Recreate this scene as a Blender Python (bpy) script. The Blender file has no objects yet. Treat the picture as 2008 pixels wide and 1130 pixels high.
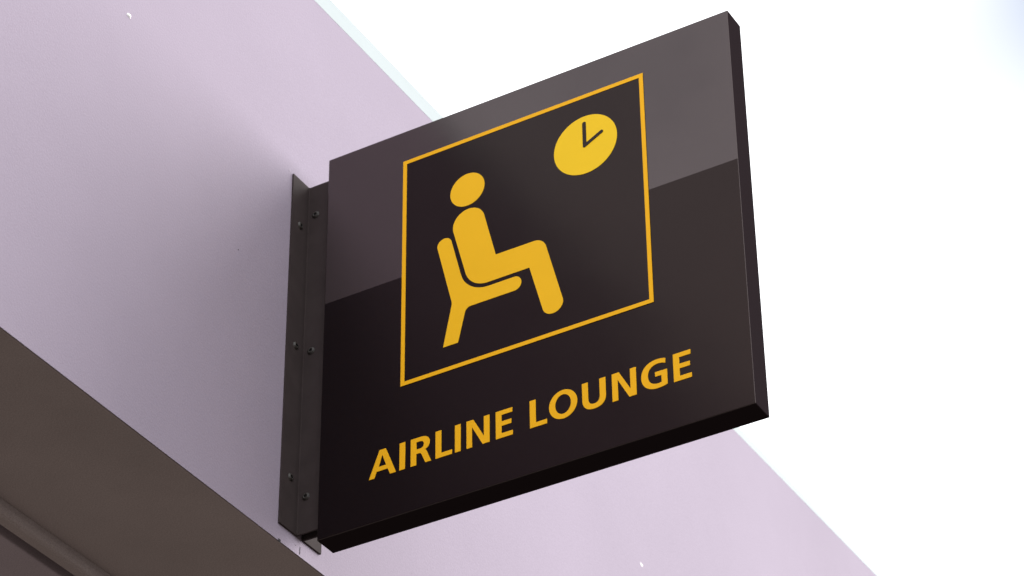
import bpy, bmesh, math, random
from mathutils import Matrix, Vector

random.seed(7)
scene = bpy.context.scene
col = scene.collection

# ------------------------------------------------------------------ camera
Z0 = 3.35                                   # height of the sign's lower edge above the pavement
cam_data = bpy.data.cameras.new('camera')
cam = bpy.data.objects.new('camera', cam_data)
col.objects.link(cam)
cam.matrix_world = Matrix((
    (0.86415384, 0.29853892, 0.4051082, 1.74530124),
    (0.50309248, -0.49385785, -0.7092266, -2.55592557),
    (-0.01166588, 0.81668778, -0.57696185, -1.79732931 + Z0),
    (0, 0, 0, 1)))
cam_data.sensor_width = 36.0
cam_data.lens = 100.28
cam_data.clip_start = 0.05
cam_data.clip_end = 500.0
cam_data.dof.use_dof = True
cam_data.dof.focus_distance = 3.55
cam_data.dof.aperture_fstop = 13.0
scene.camera = cam

# ------------------------------------------------------------------ light
TO_SUN = Vector((0.55, 1.0, 0.57)).normalized()
sun_elev = math.asin(TO_SUN.z)
sun_az = math.atan2(TO_SUN.x, TO_SUN.y)

world = bpy.data.worlds.new('World')
scene.world = world
world.use_nodes = True
nt = world.node_tree
for n in list(nt.nodes):
    nt.nodes.remove(n)
N = nt.nodes.new
L = nt.links.new
out = N('ShaderNodeOutputWorld')
bg = N('ShaderNodeBackground')
bg.inputs['Strength'].default_value = 0.1
L(bg.outputs[0], out.inputs['Surface'])
sky = N('ShaderNodeTexSky')
sky.sky_type = 'NISHITA'
sky.sun_disc = False
sky.sun_elevation = sun_elev
sky.sun_rotation = sun_az
sky.air_density = 1.0
sky.dust_density = 0.4
sky.ozone_density = 2.0
tc = N('ShaderNodeTexCoord')
# bright veil of thin overcast in front of the blue, thinner in places
nz = N('ShaderNodeTexNoise')
nz.inputs['Scale'].default_value = 2.2
nz.inputs['Detail'].default_value = 3.0
nz.inputs['Roughness'].default_value = 0.55
mp = N('ShaderNodeMapping')
mp.inputs['Location'].default_value = (-20.9, -25.01, -5.18)
L(tc.outputs['Generated'], mp.inputs['Vector'])
L(mp.outputs[0], nz.inputs['Vector'])
rp = N('ShaderNodeMapRange')
rp.inputs['From Min'].default_value = 0.30
rp.inputs['From Max'].default_value = 0.44
rp.inputs['To Min'].default_value = 0.16
rp.inputs['To Max'].default_value = 1.0
L(nz.outputs['Fac'], rp.inputs['Value'])
veil = N('ShaderNodeMix'); veil.data_type = 'RGBA'
veil.inputs['B'].default_value = (16.6, 16.7, 17.0, 1)
L(rp.outputs[0], veil.inputs['Factor'])
gain = N('ShaderNodeVectorMath'); gain.operation = 'SCALE'
gain.inputs['Scale'].default_value = 1.0
L(sky.outputs[0], gain.inputs[0])
L(gain.outputs[0], veil.inputs['A'])
# below the horizon: dull pavement
sep = N('ShaderNodeSeparateXYZ')
L(tc.outputs['Generated'], sep.inputs[0])
hz = N('ShaderNodeMapRange')
hz.inputs['From Min'].default_value = -0.03
hz.inputs['From Max'].default_value = 0.02
L(sep.outputs['Z'], hz.inputs['Value'])
gm = N('ShaderNodeMix'); gm.data_type = 'RGBA'
gm.inputs['A'].default_value = (1.9, 1.6, 1.42, 1)
L(hz.outputs[0], gm.inputs['Factor'])
L(veil.outputs['Result'], gm.inputs['B'])
L(gm.outputs['Result'], bg.inputs['Color'])

sun_data = bpy.data.lights.new('sun', 'SUN')
sun_data.energy = 4.4
sun_data.angle = math.radians(58)
sun_data.color = (1.0, 0.96, 0.93)
sun = bpy.data.objects.new('sun', sun_data)
col.objects.link(sun)
sun.rotation_euler = TO_SUN.to_track_quat('Z', 'Y').to_euler()
sun.location = (3, 3, 9)

scene.view_settings.view_transform = 'Standard'
scene.view_settings.look = 'None'
scene.view_settings.exposure = 0.2
scene.view_settings.gamma = 1.0
scene.view_settings.use_curve_mapping = False
scene.render.engine = 'CYCLES'

# ------------------------------------------------------------------ materials
def material(name, colour, rough=0.5, ior=1.45, tint=None, metallic=0.0,
             mottle=0.0, mottle_scale=3.0, bump=0.0, bump_scale=400.0, rough_var=0.0,
             grime=None, spec=0.5, grain=0.0, grain_scale=600.0, wave=0.0):
    m = bpy.data.materials.new(name)
    m.use_nodes = True
    t = m.node_tree
    b = t.nodes['Principled BSDF']
    b.inputs['Base Color'].default_value = (*colour, 1)
    b.inputs['Roughness'].default_value = rough
    b.inputs['IOR'].default_value = ior
    b.inputs['Metallic'].default_value = metallic
    b.inputs['Specular IOR Level'].default_value = spec
    if tint:
        b.inputs['Specular Tint'].default_value = (*tint, 1)
    co = t.nodes.new('ShaderNodeTexCoord')
    last = None
    if mottle:
        n = t.nodes.new('ShaderNodeTexNoise')
        n.inputs['Scale'].default_value = mottle_scale
        n.inputs['Detail'].default_value = 6
        n.inputs['Roughness'].default_value = 0.6
        t.links.new(co.outputs['Object'], n.inputs['Vector'])
        r = t.nodes.new('ShaderNodeMapRange')
        r.inputs['From Min'].default_value = 0.3
        r.inputs['From Max'].default_value = 0.7
        r.inputs['To Min'].default_value = 1 - mottle
        r.inputs['To Max'].default_value = 1 + mottle
        t.links.new(n.outputs['Fac'], r.inputs['Value'])
        mx = t.nodes.new('ShaderNodeVectorMath'); mx.operation = 'SCALE'
        mx.inputs[0].default_value = colour
        t.links.new(r.outputs[0], mx.inputs['Scale'])
        last = mx.outputs[0]
    if grime:
        gcol, gscale, gmin, gmax, gamt = grime
        n = t.nodes.new('ShaderNodeTexNoise')
        n.inputs['Scale'].default_value = gscale
        n.inputs['Detail'].default_value = 3
        t.links.new(co.outputs['Object'], n.inputs['Vector'])
        r = t.nodes.new('ShaderNodeMapRange')
        r.inputs['From Min'].default_value = gmin
        r.inputs['From Max'].default_value = gmax
        r.inputs['To Max'].default_value = gamt
        t.links.new(n.outputs['Fac'], r.inputs['Value'])
        mx = t.nodes.new('ShaderNodeMix'); mx.data_type = 'RGBA'
        mx.inputs['A'].default_value = (*colour, 1)
        mx.inputs['B'].default_value = (*gcol, 1)
        if last:
            t.links.new(last, mx.inputs['A'])
        t.links.new(r.outputs[0], mx.inputs['Factor'])
        last = mx.outputs['Result']
    if last:
        t.links.new(last, b.inputs['Base Color'])
    if grain:
        n = t.nodes.new('ShaderNodeTexNoise')
        n.inputs['Scale'].default_value = grain_scale
        n.inputs['Detail'].default_value = 2
        t.links.new(co.outputs['Object'], n.inputs['Vector'])
        r = t.nodes.new('ShaderNodeMapRange')
        r.inputs['From Min'].default_value = 0.25
        r.inputs['From Max'].default_value = 0.75
        r.inputs['To Min'].default_value = 1 - grain
        r.inputs['To Max'].default_value = 1 + grain
        t.links.new(n.outputs['Fac'], r.inputs['Value'])
        gx = t.nodes.new('ShaderNodeVectorMath'); gx.operation = 'SCALE'
        gx.inputs[0].default_value = colour
        if last:
            t.links.new(last, gx.inputs[0])
        t.links.new(r.outputs[0], gx.inputs['Scale'])
        t.links.new(gx.outputs[0], b.inputs['Base Color'])
    if wave:
        # sheet metal is never quite flat: long shallow ripples that bend its reflections
        n = t.nodes.new('ShaderNodeTexNoise')
        n.inputs['Scale'].default_value = 7.0
        n.inputs['Detail'].default_value = 1
        t.links.new(co.outputs['Object'], n.inputs['Vector'])
        bp = t.nodes.new('ShaderNodeBump')
        bp.inputs['Strength'].default_value = 1.0
        bp.inputs['Distance'].default_value = wave
        t.links.new(n.outputs['Fac'], bp.inputs['Height'])
        t.links.new(bp.outputs[0], b.inputs['Normal'])
    if bump:
        n = t.nodes.new('ShaderNodeTexNoise')
        n.inputs['Scale'].default_value = bump_scale
        n.inputs['Detail'].default_value = 3
        t.links.new(co.outputs['Object'], n.inputs['Vector'])
        bp = t.nodes.new('ShaderNodeBump')
        bp.inputs['Strength'].default_value = bump
        bp.inputs['Distance'].default_value = 0.002
        t.links.new(n.outputs['Fac'], bp.inputs['Height'])
        t.links.new(bp.outputs[0], b.inputs['Normal'])
    if rough_var:
        n = t.nodes.new('ShaderNodeTexNoise')
        n.inputs['Scale'].default_value = 9.0
        n.inputs['Detail'].default_value = 5
        t.links.new(co.outputs['Object'], n.inputs['Vector'])
        r = t.nodes.new('ShaderNodeMapRange')
        r.inputs['From Min'].default_value = 0.3
        r.inputs['From Max'].default_value = 0.7
        r.inputs['To Min'].default_value = rough - rough_var
        r.inputs['To Max'].default_value = rough + rough_var
        t.links.new(n.outputs['Fac'], r.inputs['Value'])
        t.links.new(r.outputs[0], b.inputs['Roughness'])
    return m

M_WALL = material('painted_render', (0.368, 0.317, 0.395), rough=0.75, ior=1.18,
                  mottle=0.045, mottle_scale=2.2, bump=0.16, bump_scale=300, grain=0.07, grain_scale=650)
M_TRIM = material('pale_flashing', (0.425, 0.475, 0.485), rough=0.8, spec=0.1, mottle=0.03, mottle_scale=6)
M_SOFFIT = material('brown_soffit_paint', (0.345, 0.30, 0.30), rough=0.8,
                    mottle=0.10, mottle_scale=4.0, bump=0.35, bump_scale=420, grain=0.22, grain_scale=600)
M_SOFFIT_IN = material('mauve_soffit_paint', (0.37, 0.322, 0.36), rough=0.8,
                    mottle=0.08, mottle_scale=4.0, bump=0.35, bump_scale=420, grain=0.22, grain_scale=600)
M_METAL = material('bronze_grey_coat', (0.024, 0.019, 0.0165), rough=0.17, ior=1.65, wave=0.0009,
                   tint=(1.0, 0.80, 0.82), rough_var=0.03)
M_BRACKET = material('bronze_grey_bracket', (0.056, 0.044, 0.044), rough=0.6, ior=1.3, spec=0.05, mottle=0.10, mottle_scale=30)
M_SIDE = material('bronze_grey_edge', (0.020, 0.0148, 0.0168), rough=0.7, ior=1.3, spec=0.0)
M_FILM = material('matt_black_film', (0.0006, 0.0005, 0.0006), rough=0.22, ior=1.345, rough_var=0.03, wave=0.0009,
                  tint=(1.0, 0.67, 0.63))
M_YELLOW = material('yellow_vinyl', (0.98, 0.505, 0.010), rough=0.5, ior=1.2,
                    mottle=0.02, mottle_scale=14)
M_AMBER = material('amber_yellow_vinyl', (0.98, 0.55, 0.014), rough=0.5, ior=1.2,
                   mottle=0.02, mottle_scale=14)
M_LEMON = material('lemon_yellow_vinyl', (0.98, 0.635, 0.018), rough=0.5, ior=1.2,
                   mottle=0.02, mottle_scale=14)
M_SCREW = material('dark_screw_steel', (0.035, 0.030, 0.026), rough=0.4, ior=1.5)
M_SOCKET = material('screw_socket_black', (0.004, 0.003, 0.003), rough=0.7)
M_CHIP = material('white_filler', (0.85, 0.85, 0.85), rough=0.7)
M_PIT = material('dark_pit', (0.05, 0.045, 0.05), rough=0.8)
M_FILLER = material('lilac_filler', (0.37, 0.32, 0.39), rough=0.7, spec=0.1)

# ------------------------------------------------------------------ helpers
def link(name, mesh, mat, parent=None, loc=(0, 0, 0)):
    o = bpy.data.objects.new(name, mesh)
    col.objects.link(o)
    if mat:
        mesh.materials.clear()
        mesh.materials.append(mat)
    o.parent = parent
    o.location = loc
    return o

def tag(o, label, cat, group=None):
    o['label'] = label
    o['category'] = cat
    if group:
        o['group'] = group

def bm_mesh(name, bm, smooth=False):
    bmesh.ops.recalc_face_normals(bm, faces=bm.faces)
    me = bpy.data.meshes.new(name)
    bm.to_mesh(me)
    bm.free()
    for p in me.polygons:
        p.use_smooth = smooth
    return me

def box_mesh(name, x0, x1, y0, y1, z0, z1, bevel=0.0, seg=2):
    bm = bmesh.new()
    bmesh.ops.create_cube(bm, size=1)
    for v in bm.verts:
        v.co = Vector(((x0 + x1) / 2 + v.co.x * (x1 - x0),
                       (y0 + y1) / 2 + v.co.y * (y1 - y0),
                       (z0 + z1) / 2 + v.co.z * (z1 - z0)))
    if bevel:
        bmesh.ops.bevel(bm, geom=list(bm.edges), offset=bevel, segments=seg, affect='EDGES', profile=0.5)
    return bm_mesh(name, bm)

def prism_along_y(name, profile, y0, y1, steps=1, smooth=False, taper=None):
    """closed (x, z) profile swept along the wall direction"""
    bm = bmesh.new()
    rings = []
    for k in range(steps + 1):
        y = y0 + (y1 - y0) * k / steps
        rings.append([bm.verts.new((x, y, z if taper is None else taper(i, y, z)))
                      for i, (x, z) in enumerate(profile)])
    n = len(profile)
    for a, b in zip(rings, rings[1:]):
        for i in range(n):
            bm.faces.new((a[i], a[(i + 1) % n], b[(i + 1) % n], b[i]))
    bm.faces.new(rings[0])
    bm.faces.new(list(reversed(rings[-1])))
    return bm_mesh(name, bm, smooth)

def bez(p0, p1, p2, p3, n=12):
    r = []
    for k in range(1, n + 1):
        t = k / n
        u = 1 - t
        r.append(tuple(u*u*u*a + 3*u*u*t*b + 3*u*t*t*c + t*t*t*d for a, b, c, d in zip(p0, p1, p2, p3)))
    return r

def path(s):
    """small path reader: M/L points and C cubic curves, millimetres on the sign face"""
    pts = []
    tok = s.replace(',', ' ').split()
    i = 0
    mode = 'L'
    while i < len(tok):
        if tok[i] in 'MLC':
            mode = tok[i]; i += 1
            continue
        if mode == 'C':
            v = [float(q) for q in tok[i:i + 6]]; i += 6
            pts += bez(pts[-1], (v[0], v[1]), (v[2], v[3]), (v[4], v[5]))
        else:
            pts.append((float(tok[i]), float(tok[i + 1]))); i += 2
    return pts

def rounded(corners, n=14):
    """polygon with a fillet radius at each corner: (x, z, r)"""
    pts = []
    m = len(corners)
    for i in range(m):
        p = Vector(corners[i][:2]); r = corners[i][2]
        if r <= 0:
            pts.append(tuple(p)); continue
        a = (Vector(corners[i - 1][:2]) - p).normalized()
        b = (Vector(corners[(i + 1) % m][:2]) - p).normalized()
        half = a.angle(b) / 2
        d = r / math.tan(half)
        c = p + (a + b).normalized() * (r / math.sin(half))
        s = p + a * d - c
        e = p + b * d - c
        ang0 = math.atan2(s.y, s.x); ang1 = math.atan2(e.y, e.x)
        dl = (ang1 - ang0 + math.pi) % (2 * math.pi) - math.pi
        for k in range(n + 1):
            t = ang0 + dl * k / n
            pts.append((c.x + r * math.cos(t), c.y + r * math.sin(t)))
    return pts

def circle(cx, cz, rx, rz=None, n=72):
    rz = rz or rx
    return [(cx + rx * math.cos(2 * math.pi * k / n), cz + rz * math.sin(2 * math.pi * k / n)) for k in range(n)]

def sheet(name, loops, y_front, y_back, mat, parent):
    """vinyl or film cut to an outline (holes allowed), lying on the sign face with a real thickness"""
    cu = bpy.data.curves.new(name, 'CURVE')
    cu.dimensions = '2D'
    cu.fill_mode = 'BOTH'
    for lp in loops:
        sp = cu.splines.new('POLY')
        sp.points.add(len(lp) - 1)
        for p, (x, z) in zip(sp.points, lp):
            p.co = (x / 1000, z / 1000, 0, 1)
        sp.use_cyclic_u = True
    h = (y_back - y_front) / 2
    cu.extrude = h
    tmp = bpy.data.objects.new(name, cu)
    me = bpy.data.meshes.new_from_object(tmp)
    bpy.data.objects.remove(tmp)
    bpy.data.curves.remove(cu)
    mid = (y_front + y_back) / 2
    for v in me.vertices:
        x, y, z = v.co
        v.co = (x, mid - z, y)
    return link(name, me, mat, parent)

# ------------------------------------------------------------------ the wall, its capping and the soffit
XW = -0.040                                  # face of the wall
wall = bpy.data.objects.new('wall', None)
col.objects.link(wall)
wall.location = (0, 0, Z0)
tag(wall, 'pale lilac painted wall band with a bright edge strip, behind the black sign', 'wall')

bm = bmesh.new()
NY, NZ = 90, 14
Y0, Y1, ZT = -4.5, 5.5, 0.913
grid = []
for j in range(NZ + 1):
    row = []
    for i in range(NY + 1):
        y = Y0 + (Y1 - Y0) * i / NY
        z = ZT * j / NZ
        wob = 0.0012 * math.sin(1.7 * y + 0.6) * math.sin(2.3 * z + 0.4)
        edge = min(1.0, min(z, ZT - z) / 0.12)
        row.append(bm.verts.new((XW + wob * edge, y, z)))
    grid.append(row)
for j in range(NZ):
    for i in range(NY):
        bm.faces.new((grid[j][i], grid[j][i + 1], grid[j + 1][i + 1], grid[j + 1][i]))
# top, back and ends
XB = -0.55
tb = [bm.verts.new((XB, Y0, ZT)), bm.verts.new((XB, Y1, ZT))]
lb = [bm.verts.new((XB, Y0, 0.03)), bm.verts.new((XB, Y1, 0.03))]
lf = [bm.verts.new((XW - 0.02, Y0, 0.03)), bm.verts.new((XW - 0.02, Y1, 0.03))]
bm.faces.new(grid[NZ] + [tb[1], tb[0]])
bm.faces.new((tb[0], tb[1], lb[1], lb[0]))
bm.faces.new((lb[0], lb[1], lf[1], lf[0]))
bm.faces.new(list(reversed(grid[0])) + [lf[0], lf[1]])
face_mesh = bm_mesh('rendered_face', bm)
for p in face_mesh.polygons:
    p.use_smooth = False
link('rendered_face', face_mesh, M_WALL, wall)

def strip_top(i, y, z):
    if i in (2, 3):
        return 0.9545 - 0.011 * max(-1.0, min(2.2, y)) + 0.0012 * math.sin(5 * y)
    return z
trim = prism_along_y('edge_strip', [(XW - 0.03, 0.9125), (XW + 0.0002, 0.9125), (XW - 0.006, 0.95), (XW - 0.03, 0.95)],
                     Y0, Y1, steps=40, taper=strip_top)
link('edge_strip', trim, M_TRIM, wall)

# little flaws in the paint
def blob(name, y, z, ry, rz, h, mat, seed):
    rnd = random.Random(seed)
    bm = bmesh.new()
    n = 12
    rim = []; mid = []
    for k in range(n):
        a = 2 * math.pi * k / n
        j = 1 + rnd.uniform(-0.25, 0.25)
        rim.append(bm.verts.new((-0.0005, ry * math.cos(a) * j, rz * math.sin(a) * j)))
        mid.append(bm.verts.new((h * 0.8, ry * 0.55 * math.cos(a) * j, rz * 0.55 * math.sin(a) * j)))
    c = bm.verts.new((h, 0, 0))
    for k in range(n):
        q = (k + 1) % n
        bm.faces.new((rim[k], rim[q], mid[q], mid[k]))
        bm.faces.new((mid[k], mid[q], c))
    return link(name, bm_mesh(name, bm, True), mat, wall, (XW, y, z))
blob('paint_chip', -0.4013, 0.5818, 0.005, 0.004, 0.0015, M_CHIP, 1)
blob('paint_chip', 0.969, 0.4497, 0.007, 0.005, 0.0015, M_CHIP, 2)
blob('filler_patch', -0.0366, 0.5745, 0.004, 0.006, 0.0008, M_FILLER, 3)
blob('pit', -0.1428, 0.3751, 0.0016, 0.0022, 0.0006, M_PIT, 4)
blob('pit', -0.024, 0.0012, 0.004, 0.0022, 0.0008, M_PIT, 5)
blob('pit', 0.012, 0.012, 0.0022, 0.0016, 0.0006, M_FILLER, 6)
link('hairline_crack', box_mesh('hairline_crack', XW - 0.001, XW + 0.0006, 0.0210, 0.0214, 0.003, 0.014), M_PIT, wall)
link('hairline_crack', box_mesh('hairline_crack', XW - 0.001, XW + 0.0006, 0.286, 0.2866, 0.10, 0.165), M_FILLER, wall)

soffit = bpy.data.objects.new('soffit', None)
col.objects.link(soffit)
soffit.location = (0, 0, Z0)
soffit['kind'] = 'structure'
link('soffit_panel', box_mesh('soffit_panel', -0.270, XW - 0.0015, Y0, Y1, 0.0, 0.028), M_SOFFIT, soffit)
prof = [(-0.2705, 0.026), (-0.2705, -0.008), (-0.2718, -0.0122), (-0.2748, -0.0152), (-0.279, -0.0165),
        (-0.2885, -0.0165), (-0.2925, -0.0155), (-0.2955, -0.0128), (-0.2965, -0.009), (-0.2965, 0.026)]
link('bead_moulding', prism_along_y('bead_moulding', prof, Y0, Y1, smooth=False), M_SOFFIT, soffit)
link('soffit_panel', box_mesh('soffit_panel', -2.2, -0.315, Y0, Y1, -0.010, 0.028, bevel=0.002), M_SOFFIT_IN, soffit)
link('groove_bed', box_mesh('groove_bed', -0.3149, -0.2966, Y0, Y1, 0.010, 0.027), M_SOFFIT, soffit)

# ------------------------------------------------------------------ the sign
sign = bpy.data.objects.new('projecting_sign', None)
col.objects.link(sign)
sign.location = (0, 0, Z0)
tag(sign, 'black projecting airline lounge sign with yellow seated figure and clock, fixed to lilac wall', 'sign')
W, H, D = 0.6092, 0.600, 0.0368
casing = link('casing', box_mesh('casing', 0, W, 0, D, 0, H, bevel=0.0009), M_METAL, sign)
casing.data.materials.append(M_SIDE)
for p in casing.data.polygons:
    if p.normal.y > -0.9:
        p.material_index = 1

sheet('lower_film', [[(0.9, 0.9), (W * 1000 - 0.9, 0.9), (W * 1000 - 0.9, 359.5), (0.9, 359.5)]],
      -0.00025, 0.0, M_FILM, sign)
FX0, FX1, FZ0, FZ1, FT = 121.0, 484.2, 188.2, 548.2, 5.8
fld = sheet('pictogram_panel', [[(FX0, FZ0), (FX1, FZ0), (FX1, FZ1), (FX0, FZ1)]], -0.0006, 0.0001, M_FILM, sign)
YF, YB = -0.0011, -0.0005
m = FT
for lp in ([(FX0, FZ0), (FX1, FZ0), (FX1 - m, FZ0 + m), (FX0 + m, FZ0 + m)],
           [(FX0, FZ1), (FX1, FZ1), (FX1 - m, FZ1 - m), (FX0 + m, FZ1 - m)],
           [(FX0, FZ0), (FX0 + m, FZ0 + m), (FX0 + m, FZ1 - m), (FX0, FZ1)],
           [(FX1, FZ0), (FX1 - m, FZ0 + m), (FX1 - m, FZ1 - m), (FX1, FZ1)]):
    sheet('frame_bar', [lp], YF, YB, M_YELLOW, sign)

sheet('figure_head', [circle(220.8, 462.6, 26.0)], YF, YB, M_AMBER, sign)
sheet('figure_body', [rounded([
    (240.3, 435.9, 23.9), (262.6, 342.0, 0), (332.9, 342.0, 18), (361.8, 225.7, 14.5), (333.2, 218.7, 14.5),
    (311.6, 303.4, 0), (224.2, 303.4, 34), (193.7, 424.1, 23.9)])], YF, YB, M_AMBER, sign)
sheet('pictogram_chair', [rounded([
    (193.9, 398.6, 10.6), (218.6, 297.2, 42), (299.6, 297.2, 10.5), (299.6, 275.8, 10.5), (218.1, 275.8, 9),
    (206.3, 225.9, 0), (184.2, 225.9, 0), (197.4, 289.5, 16), (173.1, 393.4, 10.6)])], YF, YB, M_AMBER, sign)
face = sheet('clock_face', [circle(397.4, 466.0, 46.2, n=96)], YF, YB, M_LEMON, sign)

def hand(x0, z0, x1, z1, w):
    a = math.atan2(z1 - z0, x1 - x0)
    pts = []
    for k in range(13):
        t = a + math.pi / 2 + math.pi * k / 12
        pts.append((x0 + w * math.cos(t), z0 + w * math.sin(t)))
    for k in range(13):
        t = a - math.pi / 2 + math.pi * k / 12
        pts.append((x1 + w * math.cos(t), z1 + w * math.sin(t)))
    return pts
sheet('clock_hand', [hand(396.5, 464.4, 396.6, 500.6, 2.7)], -0.0014, -0.0010, M_FILM, face)
sheet('clock_hand', [hand(396.5, 464.4, 421.6, 477.7, 2.5)], -0.0016, -0.0010, M_FILM, face)

def e_path(x):
    return ['M %f 63.8 L %f 103.2 %f 103.2 %f 96.8 %f 96.8 %f 87.3 %f 87.3 %f 80.9 %f 80.9 %f 70.2 %f 70.2 %f 63.8' % (
        x, x, x + 23.6, x + 23.6, x + 8.2, x + 8.2, x + 22.1, x + 22.1, x + 8.2, x + 8.2, x + 23.9, x + 23.9)]
def l_path(x):
    return ['M %f 63.8 L %f 103.2 %f 103.2 %f 70.2 %f 70.2 %f 63.8' % (x, x, x + 8.3, x + 8.3, x + 23.8, x + 23.8)]
def i_path(x):
    return ['M %f 63.8 L %f 103.2 %f 103.2 %f 63.8' % (x, x, x + 8.2, x + 8.2)]
def n_path(x):
    return ['M %f 63.8 L %f 103.2 %f 103.2 %f 74.6 %f 103.2 %f 103.2 %f 63.8 %f 63.8 %f 92.9 %f 63.8' % (
        x, x, x + 9.8, x + 24.9, x + 24.9, x + 32.9, x + 32.9, x + 22.9, x + 7.9, x + 7.9)]
O_LOOPS = [circle(354.9, 83.6, 19.6, 20.5), list(reversed(circle(354.8, 83.8, 11.0, 13.9)))]
LETTERS = [
    ['M 76.0 63.8 L 91.2 103.2 100.4 103.2 116.0 63.8 107.2 63.8 103.7 72.6 87.4 72.6 84.2 63.8', 'M 95.5 95.2 L 90.0 78.9 101.2 78.9'],
    i_path(120.9),
    ['M 137.3 63.8 L 137.3 103.2 151.8 103.2 C 160.5 103.2 165 99.2 165 92.8 C 165 88 162.5 84.7 158 83.2 '
     'C 159.4 82.8 160.2 81 161 79.2 L 167.2 63.8 158.8 63.8 153.6 76.5 C 152.6 79 151.5 80 149 80 L 145.6 80 145.6 63.8',
     'M 145.6 97 L 150.8 97 C 154.6 97 156.4 95.2 156.4 91.8 C 156.4 88.3 154.4 86.3 150.5 86.3 L 145.6 86.3'],
    l_path(173.5), i_path(201.6), n_path(218.3), e_path(260.1),
    l_path(308.3), 'O',
    ['M 381.4 103.2 L 389.5 103.2 389.6 80 C 389.6 73.5 392.3 70.2 397.5 70.2 C 402.8 70.2 405.5 73.5 405.5 80 '
     'L 405.5 103.2 413.8 103.2 413.9 79 C 413.9 68.8 408 63.1 397.6 63.1 C 387.2 63.1 381.5 68.8 381.5 79'],
    n_path(422.6),
    ['M 495.6 102.2 L 495.4 95.4 C 492.5 96.9 489.3 97.8 485.6 97.8 C 476.9 97.8 471.2 92.2 471.2 83.6 '
     'C 471.2 75.2 476.4 69.6 484.5 69.6 C 486.4 69.6 488.2 69.8 489.4 70.2 L 489.4 80 481 80 481 86.4 497.2 86.4 497.2 65.2 '
     'C 493.5 63.8 488.6 63.0 484 63.0 C 470.8 63 462.3 71 462.3 83.5 C 462.3 96 471 104.1 484.6 104.1 C 488.6 104.1 492.5 103.5 495.6 102.2'],
    e_path(505.7)]
for loops in LETTERS:
    lp = O_LOOPS if loops == 'O' else [path(s) for s in loops]
    sheet('letter', lp, -0.0009, -0.0003, M_YELLOW, sign)

# ------------------------------------------------------------------ brackets and their screws (parts of the sign)
def angle_bracket(y_web, direction):
    """L-section: flange on the wall, web running out into the casing"""
    t = 0.0026
    z0, z1 = 0.0235, 0.573
    xo = 0.004                                # web end, just inside the casing
    yf = y_web + direction * 0.0385           # free edge of the wall flange
    a = XW + 0.0004
    s = direction
    prof = [(a, yf), (a, y_web - s * t), (xo, y_web - s * t), (xo, y_web),
            (a + t + 0.0012, y_web), (a + t + 0.0003, y_web + s * 0.0003), (a + t, y_web + s * 0.0012), (a + t, yf)]
    bm = bmesh.new()
    lo = [bm.verts.new((x, y, z0)) for x, y in prof]
    hi = [bm.verts.new((x, y, z1)) for x, y in prof]
    n = len(prof)
    for i in range(n):
        bm.faces.new((lo[i], lo[(i + 1) % n], hi[(i + 1) % n], hi[i]))
    bm.faces.new(list(reversed(lo)))
    bm.faces.new(hi)
    bmesh.ops.recalc_face_normals(bm, faces=bm.faces)
    bmesh.ops.bevel(bm, geom=[e for e in bm.edges if abs(e.verts[0].co.z - e.verts[1].co.z) < 1e-6],
                    offset=0.0004, segments=1, affect='EDGES')
    return link('bracket', bm_mesh('bracket', bm), M_BRACKET, sign)

def screw_mesh():
    """button head with a square drive socket, axis along +Z"""
    bm = bmesh.new()
    n = 20
    prof = [(0.0056, -0.0003), (0.0056, 0.0005), (0.0048, 0.0008), (0.0046, 0.0010), (0.0044, 0.0016), (0.0036, 0.0021)]
    rings = [[bm.verts.new((r * math.cos(2 * math.pi * k / n), r * math.sin(2 * math.pi * k / n), z)) for k in range(n)]
             for r, z in prof]
    def sq(r, z):
        row = []
        for k in range(n):
            a = 2 * math.pi * k / n
            q = r / max(abs(math.cos(a)), abs(math.sin(a)))
            row.append(bm.verts.new((q * math.cos(a), q * math.sin(a), z)))
        return row
    rings.append(sq(0.0019, 0.0022))
    rings.append(sq(0.0017, 0.0008))
    for a, b in zip(rings, rings[1:]):
        for k in range(n):
            bm.faces.new((a[k], a[(k + 1) % n], b[(k + 1) % n], b[k]))
    bm.faces.new(rings[-1])
    me = bm_mesh('screw', bm, True)
    me.materials.append(M_SCREW)
    me.materials.append(M_SOCKET)
    for p in me.polygons[-(n + 1):]:
        p.material_index = 1
        p.use_smooth = False
    return me
SCREW = screw_mesh()
def screw(parent, loc, axis, spin):
    o = bpy.data.objects.new('screw', SCREW)
    col.objects.link(o)
    o.parent = parent
    o.location = loc
    q = Vector(axis).to_track_quat('Z', 'Y').to_matrix().to_4x4()
    o.rotation_euler = (q @ Matrix.Rotation(spin, 4, 'Z')).to_euler()

front = angle_bracket(0.0090, -1)
for z, s in ((0.4968, 0.3), (0.3014, 0.8), (0.0998, 0.5)):
    screw(front, (XW + 0.0031, -0.0095, z), (1, 0, 0), s)
for z, s in ((0.5225, 0.5), (0.2997, 0.8), (0.0769, 0.6)):
    screw(front, (-0.0250, 0.0089, z), (0, -1, 0), s)
back = angle_bracket(0.0265, 1)
for z, s in ((0.4968, 0.2), (0.3014, 0.7), (0.0998, 0.9)):
    screw(back, (XW + 0.0031, 0.047, z), (1, 0, 0), s)
